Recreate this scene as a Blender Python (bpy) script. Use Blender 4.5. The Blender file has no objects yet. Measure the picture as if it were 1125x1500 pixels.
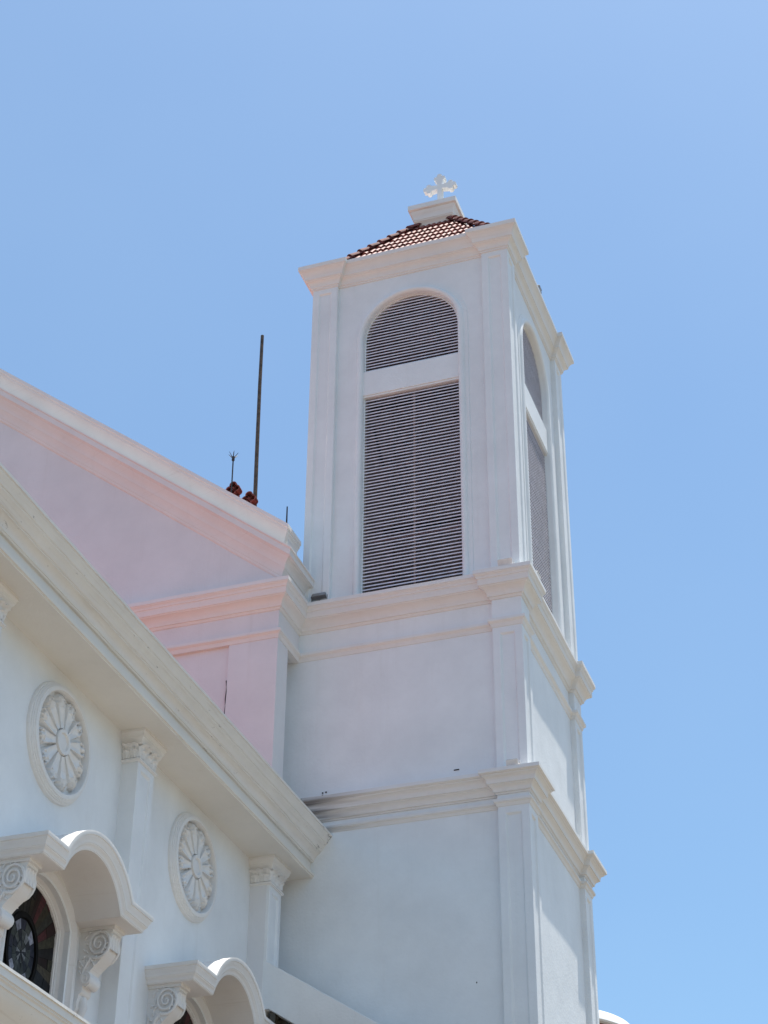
import bpy, bmesh, math, random
from mathutils import Vector, Matrix
random.seed(7)
C = bpy.context.scene.collection
S = bpy.context.scene
R = math.radians

# ------------------------------------------------------------------ camera
cam_d = bpy.data.cameras.new("camera")
cam = bpy.data.objects.new("camera", cam_d)
C.objects.link(cam)
S.camera = cam
YAW, PITCH, ROLL = 0.3383, 0.5935, 0.0087
cam_d.sensor_fit = 'VERTICAL'
cam_d.sensor_height = 24.0
cam_d.lens = 2682.68 / 1500 * 24.0
cam_d.clip_start = 0.1
cam_d.clip_end = 5000
_f0 = Vector((-math.sin(YAW), math.cos(YAW), 0)); _r = Vector((math.cos(YAW), math.sin(YAW), 0)); _u0 = Vector((0, 0, 1))
_f = math.cos(PITCH) * _f0 + math.sin(PITCH) * _u0
_u = -math.sin(PITCH) * _f0 + math.cos(PITCH) * _u0
_r2 = math.cos(ROLL) * _r + math.sin(ROLL) * _u
_u2 = -math.sin(ROLL) * _r + math.cos(ROLL) * _u
M = Matrix((_r2, _u2, -_f)).transposed().to_4x4()
M.translation = Vector((6.5723, -25.689, 1.6))
cam.matrix_world = M

# ------------------------------------------------------------------ light
SUN = Vector((1.0, 0.85, 8.0)).normalized()          # towards the sun
elev = math.asin(SUN.z)
S.render.engine = 'CYCLES'
S.view_settings.view_transform = 'Standard'
S.view_settings.look = 'None'
S.view_settings.gamma = 1.0
S.view_settings.exposure = 0.48
w = bpy.data.worlds.new("World"); S.world = w; w.use_nodes = True
nt = w.node_tree; nt.nodes.clear()
sky = nt.nodes.new('ShaderNodeTexSky'); sky.sky_type = 'NISHITA'; sky.sun_disc = False
sky.sun_elevation = elev
sky.sun_rotation = math.atan2(SUN.x, SUN.y)
sky.altitude = 50; sky.air_density = 1.2; sky.dust_density = 1.5; sky.ozone_density = 6.0
bg = nt.nodes.new('ShaderNodeBackground'); bg.inputs['Strength'].default_value = 0.13
wo = nt.nodes.new('ShaderNodeOutputWorld')
tc = nt.nodes.new('ShaderNodeTexCoord')
cn = nt.nodes.new('ShaderNodeTexNoise'); cn.inputs['Scale'].default_value = 3.2; cn.inputs['Detail'].default_value = 4; cn.inputs['Roughness'].default_value = .45
cm = nt.nodes.new('ShaderNodeMapRange'); cm.inputs[1].default_value = .42; cm.inputs[2].default_value = .72; cm.inputs[3].default_value = 0; cm.inputs[4].default_value = .07
mixs = nt.nodes.new('ShaderNodeMix'); mixs.data_type = 'RGBA'; mixs.inputs[7].default_value = (3.9, 4.6, 5.6, 1)
nt.links.new(tc.outputs['Generated'], cn.inputs['Vector']); nt.links.new(cn.outputs[0], cm.inputs[0]); nt.links.new(cm.outputs[0], mixs.inputs[0])
nt.links.new(sky.outputs[0], mixs.inputs[6]); 
tint = nt.nodes.new('ShaderNodeMix'); tint.data_type = 'RGBA'; tint.blend_type = 'MULTIPLY'; tint.inputs[0].default_value = 1; tint.inputs[7].default_value = (.955, 1.045, 1.0, 1)
nt.links.new(mixs.outputs[2], tint.inputs[6]); nt.links.new(tint.outputs[2], bg.inputs[0]); nt.links.new(bg.outputs[0], wo.inputs[0])
sd = bpy.data.lights.new("sun", 'SUN'); sd.energy = 5.0; sd.angle = R(0.5); sd.color = (1.0, 0.95, 0.87)
so = bpy.data.objects.new("sun", sd); C.objects.link(so)
so.rotation_euler = SUN.to_track_quat('Z', 'Y').to_euler()
so.location = (20, 20, 60)

# ------------------------------------------------------------------ materials
def _n(t, typ, **kw):
    n = t.nodes.new(typ)
    for k, v in kw.items(): setattr(n, k, v)
    return n

def paint(name, col, specks=0.0, var=0.05, rough=0.6, bump=0.18, stain=0.10, soot=False, spec=0.3, streak=0.0):
    """painted render: mottled base, faint vertical runs, fine stucco bump"""
    m = bpy.data.materials.new(name); m.use_nodes = True
    t = m.node_tree; L = t.links.new
    b = t.nodes['Principled BSDF']
    b.inputs['Roughness'].default_value = rough
    b.inputs['Specular IOR Level'].default_value = spec
    g = _n(t, 'ShaderNodeNewGeometry')
    n1 = _n(t, 'ShaderNodeTexNoise'); n1.inputs['Scale'].default_value = 0.9; n1.inputs['Detail'].default_value = 6; n1.inputs['Roughness'].default_value = 0.65
    L(g.outputs['Position'], n1.inputs['Vector'])
    r1 = _n(t, 'ShaderNodeMapRange'); r1.inputs[1].default_value = 0.3; r1.inputs[2].default_value = 0.7
    r1.inputs[3].default_value = 1 - var; r1.inputs[4].default_value = 1 + var * 0.5
    L(n1.outputs[0], r1.inputs[0])
    # vertical weather runs
    mp = _n(t, 'ShaderNodeMapping'); mp.inputs['Scale'].default_value = (5.0, 5.0, 0.35)
    L(g.outputs['Position'], mp.inputs['Vector'])
    n2 = _n(t, 'ShaderNodeTexNoise'); n2.inputs['Scale'].default_value = 1.0; n2.inputs['Detail'].default_value = 5; n2.inputs['Roughness'].default_value = 0.7
    L(mp.outputs[0], n2.inputs['Vector'])
    r2 = _n(t, 'ShaderNodeMapRange'); r2.inputs[1].default_value = 0.56; r2.inputs[2].default_value = 0.85
    r2.inputs[3].default_value = 0.0; r2.inputs[4].default_value = stain * 3
    L(n2.outputs[0], r2.inputs[0])
    mul = _n(t, 'ShaderNodeMix', data_type='RGBA', blend_type='MULTIPLY'); mul.inputs[0].default_value = 1.0
    mul.inputs[6].default_value = (*col, 1)
    L(r1.outputs[0], mul.inputs[7])
    mx = _n(t, 'ShaderNodeMix', data_type='RGBA'); L(r2.outputs[0], mx.inputs[0])
    L(mul.outputs[2], mx.inputs[6]); mx.inputs[7].default_value = (col[0] * .62, col[1] * .55, col[2] * .46, 1)
    out = mx.outputs[2]
    if streak:
        # hairline grime collected along the runs of the mouldings
        mp3 = _n(t, 'ShaderNodeMapping'); mp3.inputs['Scale'].default_value = (1.2, 1.2, 38.0)
        L(g.outputs['Position'], mp3.inputs['Vector'])
        n3 = _n(t, 'ShaderNodeTexNoise'); n3.inputs['Scale'].default_value = 1.0; n3.inputs['Detail'].default_value = 3
        L(mp3.outputs[0], n3.inputs['Vector'])
        r3 = _n(t, 'ShaderNodeMapRange'); r3.inputs[1].default_value = 0.58; r3.inputs[2].default_value = 0.74
        r3.inputs[3].default_value = 0.0; r3.inputs[4].default_value = streak
        L(n3.outputs[0], r3.inputs[0])
        mx3 = _n(t, 'ShaderNodeMix', data_type='RGBA'); L(r3.outputs[0], mx3.inputs[0])
        L(out, mx3.inputs[6]); mx3.inputs[7].default_value = (col[0] * .55, col[1] * .48, col[2] * .4, 1)
        out = mx3.outputs[2]
    if specks:
        # black mould specks and short dark runs where rain drips off
        mp6 = _n(t, 'ShaderNodeMapping'); mp6.inputs['Scale'].default_value = (9.0, 5.0, 16.0)
        L(g.outputs['Position'], mp6.inputs['Vector'])
        n6 = _n(t, 'ShaderNodeTexNoise'); n6.inputs['Scale'].default_value = 1.0; n6.inputs['Detail'].default_value = 8; n6.inputs['Roughness'].default_value = 0.75
        L(mp6.outputs[0], n6.inputs['Vector'])
        n7 = _n(t, 'ShaderNodeTexNoise'); n7.inputs['Scale'].default_value = 0.7; n7.inputs['Detail'].default_value = 2
        L(g.outputs['Position'], n7.inputs['Vector'])
        ad7 = _n(t, 'ShaderNodeMath', operation='MULTIPLY_ADD'); L(n7.outputs[0], ad7.inputs[0]); ad7.inputs[1].default_value = 0.35; L(n6.outputs[0], ad7.inputs[2])
        r6 = _n(t, 'ShaderNodeMapRange'); r6.inputs[1].default_value = 0.815; r6.inputs[2].default_value = 0.89
        r6.inputs[3].default_value = 0.0; r6.inputs[4].default_value = specks
        L(ad7.outputs[0], r6.inputs[0])
        mx6 = _n(t, 'ShaderNodeMix', data_type='RGBA'); L(r6.outputs[0], mx6.inputs[0])
        L(out, mx6.inputs[6]); mx6.inputs[7].default_value = (.09, .08, .07, 1)
        out = mx6.outputs[2]
    if soot:
        # black grime washed along the lower cornice from the roof junction (its own shape, fading out)
        sx = _n(t, 'ShaderNodeSeparateXYZ'); L(g.outputs['Position'], sx.inputs[0])
        ra = _n(t, 'ShaderNodeMapRange'); ra.inputs[1].default_value = -4.2; ra.inputs[2].default_value = -2.2
        ra.inputs[3].default_value = 1.0; ra.inputs[4].default_value = 0.0
        L(sx.outputs[0], ra.inputs[0])
        pw = _n(t, 'ShaderNodeMath', operation='POWER'); L(ra.outputs[0], pw.inputs[0]); pw.inputs[1].default_value = 1.6
        mp4 = _n(t, 'ShaderNodeMapping'); mp4.inputs['Scale'].default_value = (0.8, 0.8, 16.0)
        L(g.outputs['Position'], mp4.inputs['Vector'])
        n4 = _n(t, 'ShaderNodeTexNoise'); n4.inputs['Scale'].default_value = 1.0; n4.inputs['Detail'].default_value = 4
        L(mp4.outputs[0], n4.inputs['Vector'])
        r4 = _n(t, 'ShaderNodeMapRange'); r4.inputs[1].default_value = 0.32; r4.inputs[2].default_value = 0.62
        L(n4.outputs[0], r4.inputs[0])
        ml = _n(t, 'ShaderNodeMath', operation='MULTIPLY', use_clamp=True); L(pw.outputs[0], ml.inputs[0]); L(r4.outputs[0], ml.inputs[1])
        m5 = _n(t, 'ShaderNodeMath', operation='MULTIPLY', use_clamp=True); L(ml.outputs[0], m5.inputs[0]); m5.inputs[1].default_value = 1.25
        mx4 = _n(t, 'ShaderNodeMix', data_type='RGBA'); L(m5.outputs[0], mx4.inputs[0])
        L(out, mx4.inputs[6]); mx4.inputs[7].default_value = (.10, .085, .075, 1)
        out = mx4.outputs[2]
    L(out, b.inputs['Base Color'])
    nb = _n(t, 'ShaderNodeTexNoise'); nb.inputs['Scale'].default_value = 26; nb.inputs['Detail'].default_value = 5
    L(g.outputs['Position'], nb.inputs['Vector'])
    nb2 = _n(t, 'ShaderNodeTexNoise'); nb2.inputs['Scale'].default_value = 2.5; nb2.inputs['Detail'].default_value = 3
    L(g.outputs['Position'], nb2.inputs['Vector'])
    ad = _n(t, 'ShaderNodeMath', operation='MULTIPLY_ADD'); L(nb2.outputs[0], ad.inputs[0]); ad.inputs[1].default_value = 2.0; L(nb.outputs[0], ad.inputs[2])
    bp = _n(t, 'ShaderNodeBump'); bp.inputs['Strength'].default_value = bump; bp.inputs['Distance'].default_value = 0.02
    L(ad.outputs[0], bp.inputs['Height']); L(bp.outputs[0], b.inputs['Normal'])
    return m

def simple(name, col, rough=0.5, metal=0.0, var=0.25, scale=8.0, spec=0.5, attr=None):
    m = bpy.data.materials.new(name); m.use_nodes = True
    t = m.node_tree; L = t.links.new; b = t.nodes['Principled BSDF']
    b.inputs['Roughness'].default_value = rough; b.inputs['Metallic'].default_value = metal
    b.inputs['Specular IOR Level'].default_value = spec
    g = _n(t, 'ShaderNodeNewGeometry')
    n1 = _n(t, 'ShaderNodeTexNoise'); n1.inputs['Scale'].default_value = scale; n1.inputs['Detail'].default_value = 5
    L(g.outputs['Position'], n1.inputs['Vector'])
    r1 = _n(t, 'ShaderNodeMapRange'); r1.inputs[1].default_value = .3; r1.inputs[2].default_value = .7
    r1.inputs[3].default_value = 1 - var; r1.inputs[4].default_value = 1 + var
    L(n1.outputs[0], r1.inputs[0])
    mul = _n(t, 'ShaderNodeMix', data_type='RGBA', blend_type='MULTIPLY'); mul.inputs[0].default_value = 1
    mul.inputs[6].default_value = (*col, 1)
    if attr:
        a = _n(t, 'ShaderNodeAttribute', attribute_name=attr); L(a.outputs['Color'], mul.inputs[6])
    L(r1.outputs[0], mul.inputs[7]); L(mul.outputs[2], b.inputs['Base Color'])
    return m

WHITE = paint('white_render', (.785, .80, .80), var=.08, stain=.045)
TRIM = paint('cream_trim_paint', (.77, .755, .73), var=.06, stain=.05, bump=.08, streak=.12)
SOOT = paint('sooty_trim_paint', (.77, .755, .73), var=.05, stain=.05, bump=.08, streak=.15, soot=True)
SOFFIT = paint('cream_soffit_paint', (.75, .715, .65), var=.05, stain=.05)
DIRTY = paint('weathered_trim_paint', (.75, .73, .69), specks=.75, var=.07, stain=.06, streak=.22)
NAVE = paint('nave_render', (.735, .73, .73), var=.07, stain=.06)
LOUVRE = simple('louvre_paint', (.70, .69, .76), .45, var=.12)
BLADE = simple('dark_blade', (.17, .15, .175), .7, var=.25, scale=10)  # blade tone set well below the lips so the undersides read dark
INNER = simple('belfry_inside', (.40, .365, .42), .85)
STEEL = simple('dark_steel', (.035, .035, .035), .5, .3)
RUST = simple('rusty_pole_steel', (.085, .065, .045), .6, .3, var=.5)
TILE = simple('glazed_red_tile', (.19, .052, .044), .5, var=.6, scale=9, spec=.14)
HIP = simple('hip_tile_clay', (.16, .055, .05), .7, var=.4, scale=6, spec=.15)
TILE2 = simple('red_roof_sheet', (.33, .115, .092), .55, var=.25, scale=3)
FLATR = simple('bitumen_roof', (.07, .04, .03), .8)
CONC = simple('ground_concrete', (.185, .155, .12), .9, var=.2, scale=.5, spec=.2)
LAMPG = simple('lamp_housing_grey', (.16, .155, .15), .5, .2)
LAMPW = simple('lamp_housing_white', (.72, .69, .65), .5, var=.1)
LAMPGL = simple('lamp_glass', (.25, .24, .23), .12)
GLASS = simple('stained_glass', (.02, .02, .02), .35, var=.5, scale=20, spec=.12, attr='tint')
LEAD = simple('window_lead', (.008, .008, .008), .8, spec=.1)
BROWNGL = simple('brown_glass', (.075, .065, .05), .2)
BRICK = simple('red_brown_wall', (.22, .12, .10), .8)
PIT = simple('dark_hole', (.015, .014, .013), .8)

# ------------------------------------------------------------------ mesh helpers
class MB:
    def __init__(s): s.v = []; s.f = []; s.mi = []
    def add(s, verts, faces):
        o = len(s.v); s.v += [tuple(p) for p in verts]; s.f += [tuple(i + o for i in f) for f in faces]
    def quad(s, a, b, c, d): s.add([a, b, c, d], [(0, 1, 2, 3)])
    def box(s, x0, x1, y0, y1, z0, z1):
        s.add([(x0, y0, z0), (x1, y0, z0), (x1, y1, z0), (x0, y1, z0), (x0, y0, z1), (x1, y0, z1), (x1, y1, z1), (x0, y1, z1)],
              [(0, 3, 2, 1), (4, 5, 6, 7), (0, 1, 5, 4), (1, 2, 6, 5), (2, 3, 7, 6), (3, 0, 4, 7)])
    def grid(s, rows, closed_u=False, closed_v=False):
        """rows: list of equal-length point rows"""
        o = len(s.v); n = len(rows[0]); m = len(rows)
        for r in rows: s.v += [tuple(p) for p in r]
        for i in range(m if closed_v else m - 1):
            for j in range(n if closed_u else n - 1):
                a = o + i * n + j; b = o + i * n + (j + 1) % n
                c = o + ((i + 1) % m) * n + (j + 1) % n; d = o + ((i + 1) % m) * n + j
                s.f.append((a, b, c, d))
    def prism(s, poly, p0, ax, ay, ext):
        """polygon (list of 2D) placed at p0 + a*ax + b*ay, extruded by vector ext"""
        p0 = Vector(p0); ax = Vector(ax); ay = Vector(ay); ext = Vector(ext)
        a = [p0 + ax * u + ay * v for u, v in poly]; n = len(a)
        s.add(a + [p + ext for p in a], [tuple(range(n)), tuple(range(2 * n - 1, n - 1, -1))] +
              [(i, (i + n), (i + 1) % n + n, (i + 1) % n) for i in range(n)])
    def tube(s, pts, rad, seg=8):
        pts = [Vector(p) for p in pts]; rows = []
        if not isinstance(rad, (list, tuple)): rad = [rad] * len(pts)
        for i, p in enumerate(pts):
            d = (pts[min(i + 1, len(pts) - 1)] - pts[max(i - 1, 0)]).normalized()
            a = d.orthogonal().normalized() if i == 0 else (a - d * a.dot(d)).normalized()
            b = d.cross(a)
            rows.append([p + (a * math.cos(t) + b * math.sin(t)) * rad[i] for t in [2 * math.pi * k / seg for k in range(seg)]])
        o = len(s.v); s.grid(rows, closed_u=True)
        s.f.append(tuple(range(o + seg - 1, o - 1, -1))); e = o + seg * (len(pts) - 1); s.f.append(tuple(range(e, e + seg)))
    def build(s, name, mat, parent=None, smooth=32, bevel=0, fix=True):
        base = Vector((0, 0, 0)); p = parent
        while p is not None: base = base + p.location; p = p.parent
        me = bpy.data.meshes.new(name)
        me.from_pydata([(x - base.x, y - base.y, z - base.z) for x, y, z in s.v], [], s.f)
        if fix:
            bm = bmesh.new(); bm.from_mesh(me)
            bmesh.ops.remove_doubles(bm, verts=bm.verts, dist=1e-5)
            bmesh.ops.recalc_face_normals(bm, faces=bm.faces)
            bm.to_mesh(me); bm.free()
        me.materials.append(mat)
        if smooth:
            me.shade_smooth(); me.set_sharp_from_angle(angle=R(smooth))
        o = bpy.data.objects.new(name, me); C.objects.link(o)
        if parent: o.parent = parent
        if bevel:
            b = o.modifiers.new('edge', 'BEVEL'); b.width = bevel; b.segments = 2; b.limit_method = 'ANGLE'; b.angle_limit = R(40)
        return o

def tag(o, label, cat, group=None, kind=None):
    if label: o['label'] = label
    if cat: o['category'] = cat
    if group: o['group'] = group
    if kind: o['kind'] = kind
    return o

def thing(name, label, cat, loc, group=None):
    o = bpy.data.objects.new(name, None); C.objects.link(o); o.location = loc
    o.empty_display_size = .2
    return tag(o, label, cat, group)

def offset_path(path, closed):
    """unit mitre vectors pointing to the right-hand side of the travel direction"""
    n = len(path); out = []
    for i in range(n):
        p = Vector(path[i])
        a = Vector(path[(i - 1) % n]) if (closed or i > 0) else None
        b = Vector(path[(i + 1) % n]) if (closed or i < n - 1) else None
        ns = []
        if a is not None: d = (p - a).normalized(); ns.append(Vector((d.y, -d.x)))
        if b is not None: d = (b - p).normalized(); ns.append(Vector((d.y, -d.x)))
        if len(ns) == 1: out.append(ns[0]); continue
        m = ns[0] + ns[1]; out.append(m / (1 + ns[0].dot(ns[1])))
    return out

def sweep(mb, prof, path, closed=False, rng=None, jit=.004, step=.5):
    """profile (o, z) swept along a plan path, outward to the right of travel; slightly uneven like run plaster"""
    off = offset_path(path, closed); n = len(path); idx = list(range(n)) + ([0] if closed else [])
    if rng: idx = idx[rng[0]:rng[1] + 1]
    rows = []
    for k in range(len(idx)):
        i = idx[k]; p = Vector(path[i]); m = off[i]
        rows.append([(p.x + m.x * o, p.y + m.y * o, z) for o, z in prof])
        if k < len(idx) - 1:
            j = idx[k + 1]; q = Vector(path[j]); mq = off[j]; ln = (q - p).length
            c = int(ln / step)
            d = (q - p) / max(ln, 1e-6); nn = Vector((d.y, -d.x))
            for s_ in range(1, c):
                t = s_ / c; jo = random.uniform(-jit, jit); jz = random.uniform(-jit, jit)
                row = []
                for o, z in prof:
                    a = p + m * o; b = q + mq * o
                    a = a.lerp(b, t)
                    jj = jo if o > 0.01 else 0
                    row.append((a.x + nn.x * jj, a.y + nn.y * jj, z + (jz if o > .01 else 0)))
                rows.append(row)
    mb.grid(rows)

def arc_open(hw, zs, rise, n=24):
    """arch points from (+hw, zs) over the top to (-hw, zs)"""
    r = (hw * hw + rise * rise) / (2 * rise); zc = zs + rise - r
    a0 = math.atan2(zs - zc, hw)
    return [(r * math.cos(a0 + (math.pi - 2 * a0) * i / n), zc + r * math.sin(a0 + (math.pi - 2 * a0) * i / n)) for i in range(n + 1)]

def arch_wall(mb, u0, u1, z0, z1, uc, hw, zb, zs, rise, P, th, n=24):
    """wall slab with an arched opening; P(u, z, d) maps to 3D, d = depth inward"""
    arc = [(uc + a, z) for a, z in arc_open(hw, zs, rise, n)]
    def face(pts, d): mb.add([P(u, z, d) for u, z in pts], [tuple(range(len(pts)))])
    for d in (0, th):
        face([(u0, z0), (uc - hw, z0), (uc - hw, zs), (u0, zs)], d)
        face([(uc + hw, z0), (u1, z0), (u1, zs), (uc + hw, zs)], d)
        if zb > z0 + 1e-4: face([(uc - hw, z0), (uc + hw, z0), (uc + hw, zb), (uc - hw, zb)], d)
        face([(u0, zs), (uc - hw, zs), (uc - hw, z1), (u0, z1)], d)
        face([(uc + hw, zs), (u1, zs), (u1, z1), (uc + hw, z1)], d)
        for i in range(n):
            a, b = arc[i], arc[i + 1]
            face([a, (a[0], z1), (b[0], z1), b], d)
    loop = [(uc + hw, zb)] + arc + [(uc - hw, zb)]
    for i in range(len(loop)):
        a, b = loop[i], loop[(i + 1) % len(loop)]
        mb.quad(P(*a, 0), P(*b, 0), P(*b, th), P(*a, th))
    # outer edges
    ol = [(u0, z0), (u1, z0), (u1, z1), (u0, z1)]
    for i in range(4):
        a, b = ol[i], ol[(i + 1) % 4]; mb.quad(P(*a, 0), P(*b, 0), P(*b, th), P(*a, th))

def panel_box(x0, x1, y0, y1, z0, z1, dirs, margin, depth):
    """box whose faces in dirs carry a sunk panel"""
    bm = bmesh.new()
    bmesh.ops.create_cube(bm, size=1.0)
    for v in bm.verts:
        v.co = Vector((x0 + (v.co.x + .5) * (x1 - x0), y0 + (v.co.y + .5) * (y1 - y0), z0 + (v.co.z + .5) * (z1 - z0)))
    bm.normal_update()
    fs = [f for f in bm.faces if any(f.normal.dot(Vector(d)) > .9 for d in dirs)]
    for f in fs:
        r = bmesh.ops.inset_individual(bm, faces=[f], thickness=margin, depth=0, use_even_offset=True)
        r2 = bmesh.ops.inset_individual(bm, faces=[f], thickness=.025, depth=-depth, use_even_offset=True)
    mb = MB(); bm.verts.index_update()
    mb.add([v.co[:] for v in bm.verts], [[v.index for v in f.verts] for f in bm.faces]); bm.free()
    return mb

# ------------------------------------------------------------------ setting: ground
mb = MB(); mb.quad((-1500, -1500, 0), (1500, -1500, 0), (1500, 1500, 0), (-1500, 1500, 0))
g = mb.build('ground', CONC, smooth=0, fix=False); tag(g, None, None, kind='structure')

# ================================================================== BELL TOWER
D = 4.136; RS = .096; PW = .52
Z1, Z2, Z3 = 26.085, 18.243, 14.50
XN, YN = -4.05, -.86                     # corner of the gabled nave wall
tower = thing('bell_tower', 'tall square white bell tower with louvred arched openings, tiled cap roof and cross', 'tower', (-2, D / 2, 0))

def plan_full():
    """closed plan of the belfry with corner piers standing proud (counter-clockwise seen from above)"""
    W = 4.0
    return [(-W, 0), (-W + PW, 0), (-W + PW, RS), (-PW, RS), (-PW, 0), (0, 0), (0, PW), (-RS, PW), (-RS, D - PW), (0, D - PW), (0, D),
            (-PW, D), (-PW, D - RS), (-W + PW, D - RS), (-W + PW, D), (-W, D), (-W, D - PW), (-W + RS, D - PW), (-W + RS, PW), (-W, PW)]
def plan_lower():
    return [(-14.5, YN), (XN, YN), (XN, RS), (-PW, RS), (-PW, 0), (0, 0), (0, PW), (-RS, PW), (-RS, D - PW), (0, D - PW), (0, D), (-PW, D), (-PW, D - RS), (XN, D - RS)]

# --- walls
mb = MB()
mb.box(-4.6, -RS, RS, D - RS, 0, Z2 - .06)
mb.build('shaft_wall', WHITE, tower, smooth=0)
for i_, (px, py) in enumerate([(1, 0), (1, 1), (0, 1)]):
    pass
def pier(x0, y0, z0, z1, dirs):
    return panel_box(x0, x0 + PW, y0, y0 + PW, z0, z1, dirs, .13, .03).build('pilaster', WHITE, tower, smooth=0, bevel=.008)
FR = (0, -1, 0); RT = (1, 0, 0); BK = (0, 1, 0); LF = (-1, 0, 0)
for (z0, z1) in ((0, Z3 - .56), (Z3 - .02, Z2 - 1.03)):
    pier(-PW, 0, z0, z1, (FR, RT)); pier(-PW, D - PW, z0, z1, (RT, BK))
for (x0, y0, dd) in ((-PW, 0, (FR, RT)), (-PW, D - PW, (RT, BK)), (-4, 0, (FR, LF)), (-4, D - PW, (LF, BK))):
    pier(x0, y0, Z2 - .01, Z1 - .49, dd)
# belfry walls with arched openings
HW = .955; ZB, ZS = 18.40, 24.13
mb = MB(); TH = .28; ZT = Z1 - .2
walls = []
arch_wall(mb, -4 + PW - .05, -PW + .05, Z2 - .03, ZT, -1.995, HW, ZB, ZS, HW, lambda u, z, d: (u, RS + d, z), TH)
arch_wall(mb, PW - .05, D - PW + .05, Z2 - .03, ZT, D / 2, HW, ZB, ZS, HW, lambda u, z, d: (-RS - d, u, z), TH)
arch_wall(mb, -4 + PW - .05, -PW + .05, Z2 - .03, ZT, -2.0, HW, ZB, ZS, HW, lambda u, z, d: (u, D - RS - d, z), TH)
arch_wall(mb, PW - .05, D - PW + .05, Z2 - .03, ZT, D / 2, HW, ZB, ZS, HW, lambda u, z, d: (-4 + RS + d, u, z), TH)
mb.build('belfry_wall', WHITE, tower, smooth=0)
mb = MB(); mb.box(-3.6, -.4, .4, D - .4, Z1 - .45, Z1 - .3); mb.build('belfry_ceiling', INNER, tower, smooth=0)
mb = MB(); mb.box(-3.58, -.5, D - .52, D - .47, Z2, Z1 - .45); mb.box(-3.58, -3.53, .5, D - .53, Z2, Z1 - .45); mb.build('added_backing', INNER, tower, smooth=0)  # panels added behind rear and left louvres to keep light out of the belfry

# --- mouldings: profiles are (outward from the panel plane, z)
def prof_main(zt, h=.5, p=.25):
    k = p / .25; j = h / .5
    pts = [(-.12, -.5), (.0, -.5), (.015, -.495), (.03, -.47), (.035, -.455), (.055, -.45), (.06, -.42), (.075, -.385), (.10, -.345), (.135, -.315), (.165, -.30), (.17, -.285), (.185, -.28),
           (.19, -.265), (.19, -.17), (.195, -.16), (.205, -.155), (.21, -.13), (.222, -.105), (.238, -.09), (.24, -.075), (.25, -.072), (.25, 0), (.10, .012), (-.35, .02)]
    return [(o * k, zt + z * j) for o, z in pts]
def prof_low(zt):
    pts = [(-.12, -.37), (.0, -.37), (.02, -.365), (.025, -.345), (.05, -.335), (.055, -.30), (.075, -.262), (.105, -.24), (.115, -.235), (.115, -.222), (.135, -.218), (.14, -.17), (.155, -.132), (.19, -.105),
           (.20, -.10), (.20, -.085), (.215, -.08), (.228, -.066), (.242, -.06), (.242, 0), (.1, .012), (-.3, .02)]
    return [(o, zt + z) for o, z in pts]
def prof_top(zt):
    pts = [(-.15, -.5), (0, -.5), (.02, -.495), (.025, -.46), (.04, -.455), (.045, -.42), (.06, -.375), (.09, -.335), (.115, -.32), (.12, -.30), (.135, -.297), (.138, -.27), (.15, -.225), (.175, -.17), (.205, -.13),
           (.222, -.115), (.225, -.1), (.238, -.097), (.242, -.085), (.242, 0), (.1, .012), (-.5, .03)]
    return [(o, zt + z) for o, z in pts]
def prof_string(zt, h=.15, p=.065):
    return [(-.1, zt - h), (.01, zt - h), (.018, zt - h * .8), (.03, zt - h * .55), (.05, zt - h * .45), (p * .85, zt - h * .38), (p, zt - h * .33), (p, zt), (-.1, zt + .01)]

mb = MB(); sweep(mb, prof_top(Z1), plan_full(), closed=True); mb.build('cornice', TRIM, tower)
PL = plan_lower()
mb = MB(); sweep(mb, prof_main(Z2), PL, rng=(2, 13)); mb.build('cornice', TRIM, tower)
mb = MB(); sweep(mb, prof_string(Z2 - .89), PL, rng=(2, 13)); mb.build('string_course', TRIM, tower)
# frieze pier blocks between cornice and string course (the corner piers stand proud there too)
for y_ in (0, D - PW):
    for z_, h_ in ((Z2, 1.03), (Z3, .56)):
        mb = MB(); mb.box(-PW, 0, y_, y_ + PW, z_ - h_, z_ - .02); mb.build('frieze_block', WHITE, tower, smooth=0)
mb = MB(); sweep(mb, prof_low(Z3), PL, rng=(2, 13)); mb.build('cornice', SOOT, tower)
mb = MB(); sweep(mb, prof_string(Z3 - .46, .11, .055), PL, rng=(2, 13)); mb.build('string_course', SOOT, tower)
mb = MB(); mb.box(-4.05, -.02, .02, D - .02, Z2 - .04, Z2 + .005); mb.build('belfry_floor', TRIM, tower, smooth=0)

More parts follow.
